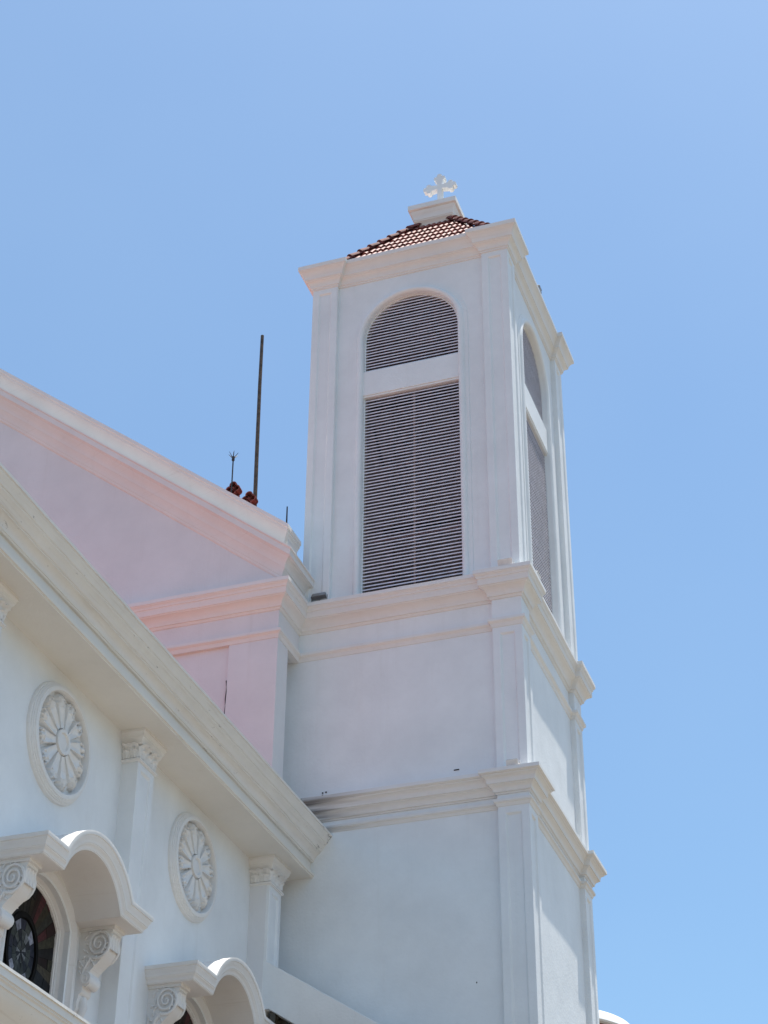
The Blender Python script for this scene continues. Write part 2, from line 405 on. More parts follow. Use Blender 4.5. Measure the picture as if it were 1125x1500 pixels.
# --- louvred windows
def louvre(P, name_label=None):
    """P(u, z, d): u across from the window's centre line, d = depth inward from the panel plane (negative = proud)"""
    # rounded surround standing proud of the wall
    arc = arc_open(HW, ZS, HW, 40)
    loop = [(HW, ZB - .16)] + arc + [(-HW, ZB - .16)]
    def nrm(i):
        if i == 0: return (1, 0)
        if i == len(loop) - 1: return (-1, 0)
        a, z = loop[i]; r = math.hypot(a, z - ZS); return (a / r, (z - ZS) / r)
    prof = [(-.004, .12), (-.004, -.012), (.012, -.045), (.035, -.062), (.06, -.066), (.085, -.06), (.105, -.045), (.12, -.018), (.135, -.016), (.19, -.014), (.205, .02)]
    rows = []
    for i, (u, z) in enumerate(loop):
        nx, nz = nrm(i); rows.append([P(u + nx * o, z + nz * o, d) for o, d in prof])
    m_ = MB(); m_.grid(rows)
    fr = m_.build('louvre_window', WHITE, tower)
    # inner thin frame, transom with its own little lips
    m_ = MB()
    loop2 = [(HW, ZB)] + arc + [(-HW, ZB)]
    pr2 = [(-.007, .07), (-.03, .07), (-.03, .17), (-.007, .17)]
    rows = []
    for i, (u, z) in enumerate(loop2):
        nx, nz = (1, 0) if i == 0 else (-1, 0) if i == len(loop2) - 1 else (u / HW, (z - ZS) / HW)
        rows.append([P(u + nx * o, z + nz * o, d) for o, d in pr2])
    m_.grid(rows)
    m_.build('frame', WHITE, fr)
    m_ = MB()
    def bxl(u0, u1, z0, z1, d0, d1):
        c = [P(u0, z0, d0), P(u1, z0, d0), P(u1, z0, d1), P(u0, z0, d1), P(u0, z1, d0), P(u1, z1, d0), P(u1, z1, d1), P(u0, z1, d1)]
        m_.add(c, [(0, 3, 2, 1), (4, 5, 6, 7), (0, 1, 5, 4), (1, 2, 6, 5), (2, 3, 7, 6), (3, 0, 4, 7)])
    bxl(-HW + .002, HW - .002, 22.79, 23.35, .012, .2)
    bxl(-HW + .002, HW - .002, 22.75, 22.79, .03, .18)
    bxl(-HW + .002, HW - .002, 23.35, 23.375, .03, .18)
    m_.build('transom', WHITE, fr, smooth=0, bevel=.006)
    # blades
    def blades(z0, z1, arched):
        m2 = MB(); m3 = MB(); pitch = .072; dep = .070; tilt = R(29); t = .013
        z = z0 + .03
        while z < z1 - .01:
            hw = HW - .03
            if arched and z > ZS:
                q = (HW - .03) ** 2 - (z - ZS) ** 2
                if q <= .004: break
                hw = math.sqrt(q)
            c, s_ = math.cos(tilt), math.sin(tilt)
            sg = random.uniform(-.004, .004); dz = random.uniform(-.003, .003)
            prof = [(.085, z), (.085 + dep * c, z + dep * s_), (.085 + dep * c - t * s_, z + dep * s_ + t * c), (.085 - t * s_, z + t * c)]
            nn = 5; rows = []
            for k in range(nn):
                u = -hw + 2 * hw * k / (nn - 1)
                sag = sg * (1 - (u / hw) ** 2) + dz * u
                rows.append([P(u, zz + sag, d) for d, zz in prof])
            m2.grid(rows, closed_u=True)
            lip = [(.078, z - .004), (.0845, z - .004), (.0845, z + .019), (.078, z + .019)]
            m3.grid([[P(-hw + 2 * hw * k / (nn - 1), zz + sg * (1 - (-1 + 2 * k / (nn - 1)) ** 2) + dz * (-hw + 2 * hw * k / (nn - 1)), d) for d, zz in lip] for k in range(nn)], closed_u=True)
            z += pitch
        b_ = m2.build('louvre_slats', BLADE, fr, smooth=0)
        m3.build('slat_lips', LOUVRE, fr, smooth=0)
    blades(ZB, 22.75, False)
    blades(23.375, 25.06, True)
    m_ = MB()
    bxl(-.016, .016, ZB, 22.78, .22, .25)
    m_.build('mullion', LOUVRE, fr, smooth=0)
    for zz in (19.6, 21.2):
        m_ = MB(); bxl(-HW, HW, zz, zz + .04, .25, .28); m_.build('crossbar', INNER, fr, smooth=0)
    return fr
louvre(lambda u, z, d: (-1.995 + u, RS + d, z))
louvre(lambda u, z, d: (-RS - d, D / 2 + u, z))
louvre(lambda u, z, d: (-2.0 - u, D - RS - d, z))
louvre(lambda u, z, d: (-4 + RS + d, D / 2 - u, z))
# inner steel frame that shows through the blades
mb = MB()
def strut(a, b, r=.05): mb.tube([a, b], r, 6)
strut((-1.75, .75, 24.9), (-1.25, .85, 23.0)); strut((-.75, .75, 24.8), (-1.15, .85, 23.0))
strut((-3.0, .9, 22.6), (-2.75, .8, 21.5), .03); strut((-3.3, 1.6, 23.6), (-.6, 1.6, 23.75), .09)
strut((-3.3, 2.4, 21.2), (-.6, 2.4, 21.2), .07); strut((-1.3, .8, 22.5), (-.8, 2.9, 22.5), .12)
mb.build('bell_frame', STEEL, tower)

# --- pyramid roof of curved tiles
CX, CY = -2.0, D / 2
ZR0, ZR1, HR0, HR1 = Z1 + .03, 28.33, 1.88, .30
roof_base = MB()
b0 = [(CX - HR0, CY - HR0, ZR0), (CX + HR0, CY - HR0, ZR0), (CX + HR0, CY + HR0, ZR0), (CX - HR0, CY + HR0, ZR0)]
b1 = [(CX - HR1, CY - HR1, ZR1), (CX + HR1, CY - HR1, ZR1), (CX + HR1, CY + HR1, ZR1), (CX - HR1, CY + HR1, ZR1)]
roof_base.add(b0 + b1, [(0, 1, 5, 4), (1, 2, 6, 5), (2, 3, 7, 6), (3, 0, 4, 7), (4, 5, 6, 7), (3, 2, 1, 0)])
slope = math.atan2(ZR1 - ZR0, HR0 - HR1); SL = math.hypot(ZR1 - ZR0, HR0 - HR1)
def tiles(mb, dirx, diry):
    """one slope: dirx = along the eave, diry = outward horizontal"""
    dx = Vector(dirx); dn = Vector(diry)
    up = (-dn * math.cos(slope) + Vector((0, 0, 1)) * math.sin(slope))
    nr = (dn * math.sin(slope) + Vector((0, 0, 1)) * math.cos(slope))
    org = Vector((CX, CY, ZR0)) + dn * HR0
    rowp = .34; pw = .118; rr = .0605
    nrow = int(SL / rowp) + 1
    for j in range(nrow):
        s0 = j * rowp - .06
        half = HR0 - (max(s0, 0) + .18) * math.cos(slope)
        if half < .25: break
        nc = int(half / pw)
        for i in range(-nc, nc + 1):
            x = i * pw + random.uniform(-.005, .005)
            s1 = s0 + rowp + .07; lift = .045 + random.uniform(-.004, .004)
            rows = []
            for (s_, h, rad) in ((s0, lift, rr), (s0 + .01, lift, rr), (s1, .012, rr * .86)):
                rows.append([org + dx * (x + rad * math.cos(a)) + up * s_ + nr * (h + rad * .85 * math.sin(a)) for a in [math.pi * k / 7 for k in range(8)]])
            mb.grid(rows)
            # the tile's thickness at its front edge
            e0 = rows[0]; e1 = [org + dx * (x + (rr - .018) * math.cos(a)) + up * (s0 + .002) + nr * (lift - .004 + (rr - .018) * .85 * math.sin(a)) for a in [math.pi * k / 7 for k in range(8)]]
            mb.grid([e0, e1])
            # pan tile between the barrels
            mb.quad(org + dx * (x + rr * .7) + up * s0 + nr * .03, org + dx * (x + pw - rr * .7) + up * s0 + nr * .03,
                    org + dx * (x + pw - rr * .7) + up * s1 + nr * .008, org + dx * (x + rr * .7) + up * s1 + nr * .008)
roof = roof_base.build('roof', TILE, tower, smooth=0)
for dx_, dn_ in (((1, 0, 0), (0, -1, 0)), ((0, 1, 0), (1, 0, 0)), ((-1, 0, 0), (0, 1, 0)), ((0, -1, 0), (-1, 0, 0))):
    mb = MB(); tiles(mb, dx_, dn_); mb.build('roof_tiles', TILE, roof, fix=False)
# hip tiles
for sx_, sy_ in ((-1, -1), (1, -1), (1, 1), (-1, 1)):
    mb = MB()
    a = Vector((CX + sx_ * HR0, CY + sy_ * HR0, ZR0)); b = Vector((CX + sx_ * HR1, CY + sy_ * HR1, ZR1)); d = (b - a); n = int(d.length / .3)
    upv = Vector((0, 0, 1)); dd = d.normalized(); side = dd.cross(upv).normalized(); nr = side.cross(dd)
    for k in range(n):
        p = a + d * (k / n) - dd * .02; q = a + d * ((k + 1.2) / n)
        rows = []
        for (pt, rad, h) in ((p, .095, .085), (q, .075, .05)):
            rows.append([pt + side * rad * math.cos(t) + nr * (h + rad * math.sin(t)) for t in [math.pi * (i / 8) for i in range(9)]])
        mb.grid(rows)
        e1 = [p + side * .07 * math.cos(t) + nr * (.08 + .07 * math.sin(t)) for t in [math.pi * (i / 8) for i in range(9)]]
        mb.grid([rows[0], e1])
    mb.build('hip_tiles', HIP, roof, fix=False)

# --- stepped cap and trefoil cross
mb = MB()
capp = [(-.3, 28.22), (0, 28.22), (.0, 28.31), (.02, 28.315), (.025, 28.36), (.05, 28.40), (.085, 28.43), (.09, 28.455), (.10, 28.46), (.105, 28.53), (.125, 28.60), (.15, 28.64), (.155, 28.675), (.175, 28.68), (.195, 28.70), (.195, 28.82), (-.33, 28.835)]
hc = .335
sweep(mb, capp, [(CX - hc, CY - hc), (CX + hc, CY - hc), (CX + hc, CY + hc), (CX - hc, CY + hc)], closed=True, jit=0)
mb.build('roof_cap', TRIM, tower)
def cross_outline():
    """trefoil-ended cross in (u, v), v from 0 (foot) up; centre at v=.78"""
    w_ = .050; A = .355; cv = .84; top = 1.20; pts = []
    def lobes(cx, cv_, ang):
        # three round lobes around the arm end, drawn from the arm's left edge to its right
        out = []; r = .056
        for (lx, ly, a0, a1) in ((-.072, -.02, 262, 62), (0, .052, 195, -15), (.072, -.02, 118, -82)):
            for k in range(9):
                a = R(a0 + (a1 - a0) * k / 8); out.append((lx + r * math.cos(a), ly + r * math.sin(a)))
        ca, sa = math.cos(ang), math.sin(ang)
        return [(cx + x * ca - y * sa, cv_ + x * sa + y * ca) for x, y in out]
    pts += [(-w_, 0), (-w_, cv - w_)]
    pts += lobes(-A + .09, cv, R(90))
    pts += [(-w_, cv + w_)]
    pts += lobes(0, top - .09, 0)
    pts += [(w_, cv + w_)]
    pts += lobes(A - .09, cv, R(-90))
    pts += [(w_, cv - w_), (w_, 0)]
    return pts
mb = MB()
mb.prism(cross_outline(), (CX + .04, CY - .07, 28.81), (1, 0, 0), (0, 0, 1), (0, .13, 0))
mb.build('cross', WHITE, tower, smooth=40)

# small pits and fixings on the tower face
for (x0_, x1_, z0_, z1_) in ((-3.542, -3.518, 14.648, 14.672), (-3.482, -3.458, 14.653, 14.677), (-3.542, -3.518, 14.603, 14.627), (-1.26, -1.17, 14.72, 14.738), (-.96, -.945, 11.15, 11.17)):
    mb = MB(); mb.box(x0_, x1_, RS - .008, RS + .03, z0_, z1_); mb.build('anchor_hole', PIT, tower, smooth=0)

# ================================================================== GABLED NAVE
nave = thing('gabled_nave', 'pale nave gable wall with raking cornice catching pink light from the tiled roof', 'church nave', (-9, 0, 0))
SLP = .795; ZC = 19.37
XA = -14.2
mb = MB()
th = .58
zt = lambda x: ZC - .12 + SLP * (XN - x)
# wall (pentagon) with the recessed bay left of the corner pier
def gwall(x0, x1, y0, y1, z0, zf):
    mb.add([(x0, y0, z0), (x1, y0, z0), (x1, y0, zf(x1)), (x0, y0, zf(x0)), (x0, y1, z0), (x1, y1, z0), (x1, y1, zf(x1)), (x0, y1, zf(x0))],
           [(0, 1, 2, 3), (7, 6, 5, 4), (1, 5, 6, 2), (0, 3, 7, 4), (3, 2, 6, 7), (0, 4, 5, 1)])
gwall(XA, XN, YN, -.40, 17.26, zt)
gwall(-4.95, XN, YN, -.40, 0, lambda x: 17.26)
gwall(XA, -4.94, YN + .05, -.41, 0, lambda x: 17.3)
mb.build('gable_wall', NAVE, nave, smooth=0)
mb = MB(); mb.box(-4.5, XN - .001, -.41, .12, 17.22, 18.72); mb.build('return_frieze', NAVE, nave, smooth=0)
mb = MB(); mb.box(-4.9, -4.36, -.42, .12, 0, 17.23); mb.build('return_wall', NAVE, nave, smooth=0)
mb = MB(); sweep(mb, prof_main(Z2), PL, rng=(0, 2)); mb.build('cornice', TRIM, nave)
mb = MB(); sweep(mb, prof_string(Z2 - .89), PL, rng=(0, 2)); mb.build('string_course', TRIM, nave)
mb = MB(); rnd_ = random.Random(5)
mb.tube([(-4.952 + rnd_.uniform(-.012, .012), YN + .004, 14.6 + .12 * k) for k in range(17)], [.004 + .007 * rnd_.random() for k in range(17)], 5)
mb.build('joint_line', PIT, nave, smooth=0)  # uneven dark line drawn along the edge of the corner pier
# raking cornice: lines parallel to the slope that turn level at the corner
def rake(prof, yend, name):
    m_ = MB(); rows = []
    for (yy, mode) in ((0, 'apex'), (0, 'corner'), (yend, 'tail')):
        row = []
        for o, v in prof:
            if mode == 'apex': row.append((XA, YN - o, ZC + v + SLP * (XN + o - XA)))
            elif mode == 'corner': row.append((XN + o, YN - o, ZC + v))
            else: row.append((XN + o, yend, ZC + v))
        rows.append(row)
    # subdivide the long run with a little unevenness
    a, b = rows[0], rows[1]; full = []
    N = 20
    for k in range(N):
        t = k / N; jo = random.uniform(-.004, .004)
        full.append([tuple(Vector(p).lerp(Vector(q), t) + Vector((0, jo, jo))) for p, q in zip(a, b)])
    full += rows[1:]
    m_.grid(full)
    # end face of the tail
    m_.add(rows[2], [tuple(range(len(prof)))])
    return m_.build(name, TRIM, nave)
lowprof = [(-.1, -1.04), (.012, -1.04), (.03, -1.03), (.034, -.99), (.045, -.985), (.05, -.955), (.065, -.91), (.095, -.875), (.10, -.865), (.112, -.86), (.115, -.84), (.13, -.795), (.16, -.755), (.195, -.735), (.20, -.72),
           (.26, -.715), (.26, -.60), (.285, -.595), (.285, -.57), (-.1, -.565)]
rake(lowprof, .03, 'raking_cornice')
cyma = [(-.1, -.56), (.03, -.56), (.03, -.54), (.036, -.53), (.038, -.48), (.046, -.39), (.064, -.29), (.09, -.205), (.125, -.15), (.13, -.135), (.145, -.13), (.15, -.08), (.17, -.075), (.17, 0), (-.3, .02)]
rake(cyma, -.40, 'raking_cornice')
# top coping behind the rake so that the gable reads as a thick wall
mb = MB()
mb.add([(XA, YN, zt(XA) + .1), (XN + .1, YN, zt(XN + .1) + .1), (XN + .1, -.41, zt(XN + .1) + .1), (XA, -.41, zt(XA) + .1),
        (XA, YN, zt(XA) - .5), (XN + .1, YN, zt(XN + .1) - .35), (XN + .1, -.41, zt(XN + .1) - .35), (XA, -.41, zt(XA) - .5)],
       [(0, 1, 2, 3), (7, 6, 5, 4), (0, 4, 5, 1), (1, 5, 6, 2), (2, 6, 7, 3), (3, 7, 4, 0)])
mb.build('coping', TRIM, nave, smooth=0)
# roof behind the gable, a little lower than the rake, with tile ends on its edge
mb = MB()
zr = lambda x: ZC - .75 + SLP * (XN - x)
rows = []
for k in range(42):
    yy = -.39 + k * .2
    for q in (0, .1):
        rows.append([(-4.6 - .45 * i, yy + q, zr(-4.6 - .45 * i) + (.05 if q else 0)) for i in range(22)])
mb.grid(rows)
nroof = mb.build('roof', TILE2, nave, smooth=0, fix=False)
mb = MB(); mb.box(-14, -4.45, -.02, 8.4, 12.0, 18.0); mb.build('nave_body', NAVE, nave, smooth=0)
def tile_end(px, pz, y):
    m_ = MB()
    for (ox, oz, r) in ((-.075, -.03, .07), (.075, -.03, .07), (0, .06, .075), (0, -.10, .065)):
        poly = [(ox + r * math.cos(a), oz + r * math.sin(a)) for a in [2 * math.pi * k / 14 for k in range(14)]]
        inn = [(ox + (r - .022) * math.cos(a), oz + (r - .022) * math.sin(a)) for a in [2 * math.pi * k / 14 for k in range(14)]]
        r0 = [(px + u, y, pz + v) for u, v in poly]; r1 = [(px + u, y + .13, pz + v - .02) for u, v in poly]
        i0 = [(px + u, y, pz + v) for u, v in inn]; i1 = [(px + u, y + .1, pz + v) for u, v in inn]
        m_.grid([r1, r0, i0, i1], closed_u=True); m_.add(i1, [tuple(range(14))])
    m_.tube([(px, y + .2, pz), (px, y + .2, zr(px) - .05)], .06, 8)
    return m_.build('ridge_tile', TILE, nroof)
tile_end(-5.57, 21.33, .2); tile_end(-5.23, 21.03, .2)

# ================================================================== SIDE AISLE
XW = -4.33; ZSOF = 13.19; YA0 = -20.0
aisle = thing('side_aisle', 'long white aisle wall under a deep moulded eave with flower medallions and hooded windows', 'church aisle', (XW, -7, 0))
WIN = (-7.10, -2.73); DZ2 = -.06
GH, GZS, GR = .75, 10.0, .42          # opening half width, spring height, rise
mb = MB()
segs = [(-9.2, -5.2, WIN[0]), (-5.2, -.58, WIN[1])]
for (u0, u1, uc) in segs:
    arch_wall(mb, u0, u1, 7.0, ZSOF + .3, uc, GH, 7.6, GZS + (DZ2 if uc == WIN[1] else 0), GR, lambda u, z, d: (XW - d, u, z), .35, 20)
mb.box(XW - .35, XW, YA0, -9.2, 0, ZSOF + .3); mb.box(XW - .35, XW, -9.2, -.58, 0, 7.0)
mb.build('wall', WHITE, aisle, smooth=0)
# eave: soffit and cyma gutter
ev = [(XW - .2, ZSOF), (-3.70, ZSOF), (-3.695, ZSOF - .012), (-3.66, ZSOF - .012), (-3.655, ZSOF + .01), (-3.635, ZSOF + .015), (-3.63, ZSOF + .06), (-3.645, ZSOF + .075), (-3.70, ZSOF + .085), (-3.70, 13.45),
      (-3.665, 13.45), (-3.66, 13.465), (-3.645, 13.47), (-3.635, 13.51), (-3.605, 13.555), (-3.565, 13.585), (-3.545, 13.592), (-3.543, 13.61), (-3.525, 13.615), (-3.505, 13.645), (-3.475, 13.69), (-3.445, 13.715), (-3.44, 13.735), (-3.425, 13.74), (-3.41, 13.77), (-3.385, 13.81), (-3.365, 13.832),
      (-3.362, 13.848), (-3.345, 13.852), (-3.34, 13.885), (-3.36, 13.90), (-3.62, 13.91)]
def ysweep(mb, prof, y0, y1, step=.45, jit=.003):
    n = max(1, int((y1 - y0) / step)); rows = []
    for k in range(n + 1):
        j = random.uniform(-jit, jit) if 0 < k < n else 0; jz = random.uniform(-jit, jit) if 0 < k < n else 0
        rows.append([(x + (j if x > -4 else 0), y0 + (y1 - y0) * k / n, z + (jz if x > -4 else 0)) for x, z in prof])
    mb.grid(rows)
mb = MB(); ysweep(mb, ev[9:], YA0, RS + .01); mb.build('gutter_cornice', DIRTY, aisle)
mb = MB(); ysweep(mb, ev[:10], YA0, RS + .01); mb.build('soffit', SOFFIT, aisle)
# roof rising from the eave: red tile sheet in barrel waves
mb = MB(); rows = []
pr = math.tan(R(27))
XR1 = -14.0
ny = 0; yy = YA0
while yy < YN - .02:
    for q, h in ((0, 0), (.05, .035), (.1, .05), (.15, .035)):
        rows.append([(x, min(yy + q, YN - .005), 13.86 + (-3.6 - x) * pr + h + (0 if i % 2 else .02)) for i, x in enumerate([-3.6 - .32 * (k // 2) - (.004 if k % 2 else 0) for k in range(1, 66)])])
    yy += .2
mb.grid(rows); mb.build('roof', TILE2, aisle, fix=False)

# --- relief leaf used on the capitals
def leaf(mb, base, right, out, up, w, h, curl):
    base, right, out, up = map(Vector, (base, right, out, up)); rows = []
    nv, nu = 8, 9
    for i in range(nv + 1):
        t = i / nv
        ww = w * .5 * (0.55 + .75 * math.sin(math.pi * min(t * .75 + .12, 1))) * (1 - .35 * t ** 4) * (1 + .12 * math.sin(t * 15))
        bend = curl * max(0, t - .45) ** 2 * 3.2; zz = h * (t - .22 * max(0, t - .7) ** 2 * 8)
        row = []
        for j in range(nu + 1):
            s_ = -1 + 2 * j / nu
            ridge = .022 * (1 - abs(s_)) + .008 * math.cos(s_ * 9)
            row.append(base + right * (s_ * ww) + out * (.012 + bend + ridge) + up * zz)
        rows.append(row)
    mb.grid(rows)

def pilaster(y0, y1, xf):
    m_ = panel_box(XW - .05, xf, y0, y1, 7.3, 12.75, (RT,), .10, .03)
    p = m_.build('pilaster', WHITE, aisle, smooth=0, bevel=.008)
    # necking, bell, abacus
    path = [(XW - .02, y0), (xf, y0), (xf, y1), (XW - .02, y1)]
    cap = MB()
    sweep(cap, [(-.1, 12.745), (.015, 12.745), (.02, 12.755), (.035, 12.76), (.035, 12.785), (.02, 12.797), (-.1, 12.80)], path, jit=0)
    cap.box(XW - .02, xf - .004, y0 + .004, y1 - .004, 12.75, 13.0)
    sweep(cap, [(-.1, 12.985), (.03, 12.985), (.05, 12.995), (.052, 13.03), (.06, 13.055), (.08, 13.075), (.082, 13.09), (.09, 13.095), (.095, 13.13), (.11, 13.15), (.11, ZSOF + .005), (-.1, ZSOF + .005)], path, jit=0)
    c = cap.build('capital', TRIM, p)
    lv = MB()
    def side(org, right, out, ln):
        n = max(2, round(ln / .165)); st = ln / n
        for k in range(n):
            leaf(lv, Vector(org) + Vector(right) * st * (k + .5), right, out, (0, 0, 1), st * .95, .13, .045)
        for k in range(n + 1):
            if 0 < k < n or True:
                leaf(lv, Vector(org) + Vector(right) * min(max(st * k, .05), ln - .05) + Vector((0, 0, .065)), right, out, (0, 0, 1), st * .85, .145, .09)
    side((XW, y0, 12.80), (1, 0, 0), (0, -1, 0), xf - XW)
    side((xf, y0, 12.80), (0, 1, 0), (1, 0, 0), y1 - y0)
    side((xf, y1, 12.80), (-1, 0, 0), (0, 1, 0), xf - XW)
    lv.build('acanthus_leaves', TRIM, p, fix=False, smooth=50)
    return p
pilaster(-9.72, -9.22, -4.08); pilaster(-5.42, -4.92, -4.08); pilaster(-.85, -.37, -4.0)

# --- flower medallion (a relief on a polar grid)
def medallion(yc, zc, RO=.80):
    m_ = MB(); N = 96
    pr = [(RO, -.02), (RO, .02), (RO - .012, .04), (RO - .026, .045), (RO - .03, .06), (RO - .044, .066), (RO - .048, .078), (RO - .062, .084), (RO - .068, .10), (RO - .095, .112), (RO - .125, .108), (RO - .132, .09), (RO - .138, .03), (RO - .138, -.01)]
    rows = [[(XW + h, yc + r * math.sin(2 * math.pi * k / N), zc + r * math.cos(2 * math.pi * k / N)) for k in range(N)] for r, h in pr]
    m_.grid(rows, closed_u=True)
    md = m_.build('medallion', TRIM, aisle)
    # petals
    m_ = MB(); NR, NT = 64, 432; RI = RO - .136; rows = []
    rb = .185
    for i in range(NR + 1):
        r = RI * i / NR; row = []
        for k in range(NT):
            a = 2 * math.pi * k / NT
            ph = (a / (2 * math.pi) * 12) % 1 - .5            # -.5 ... .5 across a petal
            d = ph * 2 * math.pi / 12 * max(r, .01)              # distance from the petal's axis
            t = (r - rb) / (RI - .015 - rb)
            h = .004
            if r < rb:                                          # central boss: rim and sunk dish
                q = r / rb
                h = .105 if .62 < q < .95 else (.075 + .015 * math.cos(q * 2.3) if q <= .62 else .02)
            elif 0 <= t <= 1:
                wmax = .107
                hw = .045 + (wmax - .045) * min(1, t / .7) ** .9
                if t > .70: hw = wmax * math.sqrt(max(0, 1 - ((t - .70) / .30) ** 2)) * (1 + .10 * math.cos((t - .7) * 42))
                if hw > .004 and abs(d) < hw:
                    e = abs(d) / hw
                    h = .078 * min(1, (1 - e) * 5) + .004
                    if t < .62: h -= .034 * max(0, 1 - e / .72) ** .5 * math.sin(math.pi * min(1, t / .62))      # hollow leaf
                    else:
                        h += .022 * math.cos(e * 6.5)
                        if (abs(d) - .045) ** 2 + ((t - .80) * .43) ** 2 < .0004: h -= .075          # drilled eyes
                        if abs(d) < .012 and t > .84: h -= .05                                       # cleft tip
                    if t > .9: h -= .03 * (t - .9) / .1
                elif t < .2: h = .02
            row.append((XW + h, yc + r * math.sin(a), zc + r * math.cos(a)))
        rows.append(row)
    m_.grid(rows, closed_u=True)
    m_.build('flower_relief', TRIM, md, smooth=40, fix=False)
    return md
def copy_part(o, off, parent):
    c = o.copy(); C.objects.link(c); c.parent = parent; c.location = Vector(o.location) + Vector(off)
    for ch in list(o.children):
        d = ch.copy(); C.objects.link(d); d.parent = c
    return c
md1 = medallion(-7.20, 12.20)
copy_part(md1, (0, 4.18, 0), aisle)

# --- stained glass window with moulded surround
def window(yc):
    m_ = MB()
    def ring(hw, zs, rise, d): return [(XW - d, yc + a, z) for a, z in [(hw, 7.4)] + arc_open(hw, zs, rise, 24) + [(-hw, 7.4)]]
    rows = []
    for (o, d) in ((.21, .0), (.21, -.025), (.13, -.03), (.12, -.045), (.105, -.058), (.085, -.058), (.075, -.04), (.065, -.025), (.045, -.005), (.035, .03), (-.02, .10), (-.025, .115), (-.045, .118), (-.05, .135), (-.07, .138), (-.075, .20)):
        rows.append(ring(GH + o, GZS + o * .25, GR + o * .75, d))
    m_.grid(rows)
    wf = m_.build('window', TRIM, aisle)
    # glass: rays of small panes around an oval light
    gm = MB(); cols = []; rnd = random.Random(3)
    x = XW - .16; oc, ozc = yc - .09, 9.46; a_, b_ = .33, .42
    def pane(pts, col):
        c = [sum(p[0] for p in pts) / len(pts), sum(p[1] for p in pts) / len(pts)]
        sh = [(c[0] + (p[0] - c[0]) * .965, c[1] + (p[1] - c[1]) * .965) for p in pts]
        dx = rnd.uniform(-.003, .003)
        gm.add([(x + dx + rnd.uniform(-.002, .002), u, z) for u, z in sh], [tuple(range(len(sh)))]); cols.append(col)
    NS = 40
    for k in range(NS):
        t0, t1 = 2 * math.pi * k / NS, 2 * math.pi * (k + 1) / NS
        rr = 1.16; fam = rnd.random()
        while rr < 4.2:
            r2 = rr + rnd.uniform(.5, 1.5)
            v = rnd.choice([.25, .5, .9, 1.6])
            # red panes toward the upper right, olive elsewhere
            red = math.sin(t0) > .25 and math.cos(t0) > -.3 and rnd.random() < .45
            col = (.035 * v, .010 * v, .012 * v) if red else rnd.choice([(.022 * v, .021 * v, .014 * v), (.014 * v, .015 * v, .013 * v), (.032 * v, .027 * v, .018 * v), (.008, .008, .009)])
            pane([(oc + a_ * rr * math.sin(t0), ozc + b_ * rr * math.cos(t0)), (oc + a_ * rr * math.sin(t1), ozc + b_ * rr * math.cos(t1)),
                  (oc + a_ * r2 * math.sin(t1), ozc + b_ * r2 * math.cos(t1)), (oc + a_ * r2 * math.sin(t0), ozc + b_ * r2 * math.cos(t0))], col)
            rr = r2
    # shards inside the oval
    NI = 14; radii = [0.0, .34, .66, .97]
    for q in range(3):
        for k in range(NI):
            t0, t1 = 2 * math.pi * k / NI + q * .3, 2 * math.pi * (k + 1) / NI + q * .3
            if q == 2: col = [(.24, .25, .30), (.02, .022, .035), (.02, .02, .03), (.04, .045, .04), (.19, .20, .24), (.018, .02, .035), (.05, .055, .05)][k % 7]
            else: col = rnd.choice([(.045, .05, .045), (.03, .033, .03), (.06, .065, .06), (.015, .015, .02), (.16, .17, .18)])
            f = lambda r_, t: (oc + a_ * r_ * math.sin(t), ozc + b_ * r_ * math.cos(t))
            pts = [f(radii[q], t0), f(radii[q + 1], t0), f(radii[q + 1], t1), f(radii[q], t1)]
            if q == 0: pts = pts[1:]; pts[2] = f(0.02, t0)
            pane(pts, col)
    go = gm.build('stained_glass', GLASS, wf, smooth=0, fix=False)
    at = go.data.color_attributes.new('tint', 'FLOAT_COLOR', 'CORNER')
    for poly in go.data.polygons:
        for li in poly.loop_indices: at.data[li].color = (*cols[poly.index], 1)
    lm = MB(); lm.box(x - .03, x - .008, yc - .9, yc + .9, 7.4, 10.6)
    e0 = [(x + .02, oc + a_ * 1.16 * math.sin(t), ozc + b_ * 1.16 * math.cos(t)) for t in [2 * math.pi * k / 48 for k in range(48)]]
    e1 = [(x + .02, oc + a_ * 1.0 * math.sin(t), ozc + b_ * 1.0 * math.cos(t)) for t in [2 * math.pi * k / 48 for k in range(48)]]
    eb = [(x - .01, p[1], p[2]) for p in e0]; ec = [(x - .01, p[1], p[2]) for p in e1]
    lm.grid([eb, e0, e1, ec], closed_u=True)
    lm.build('leading', LEAD, wf, smooth=0)
    return wf
w1 = window(WIN[0]); copy_part(w1, (0, WIN[1] - WIN[0], DZ2), aisle)

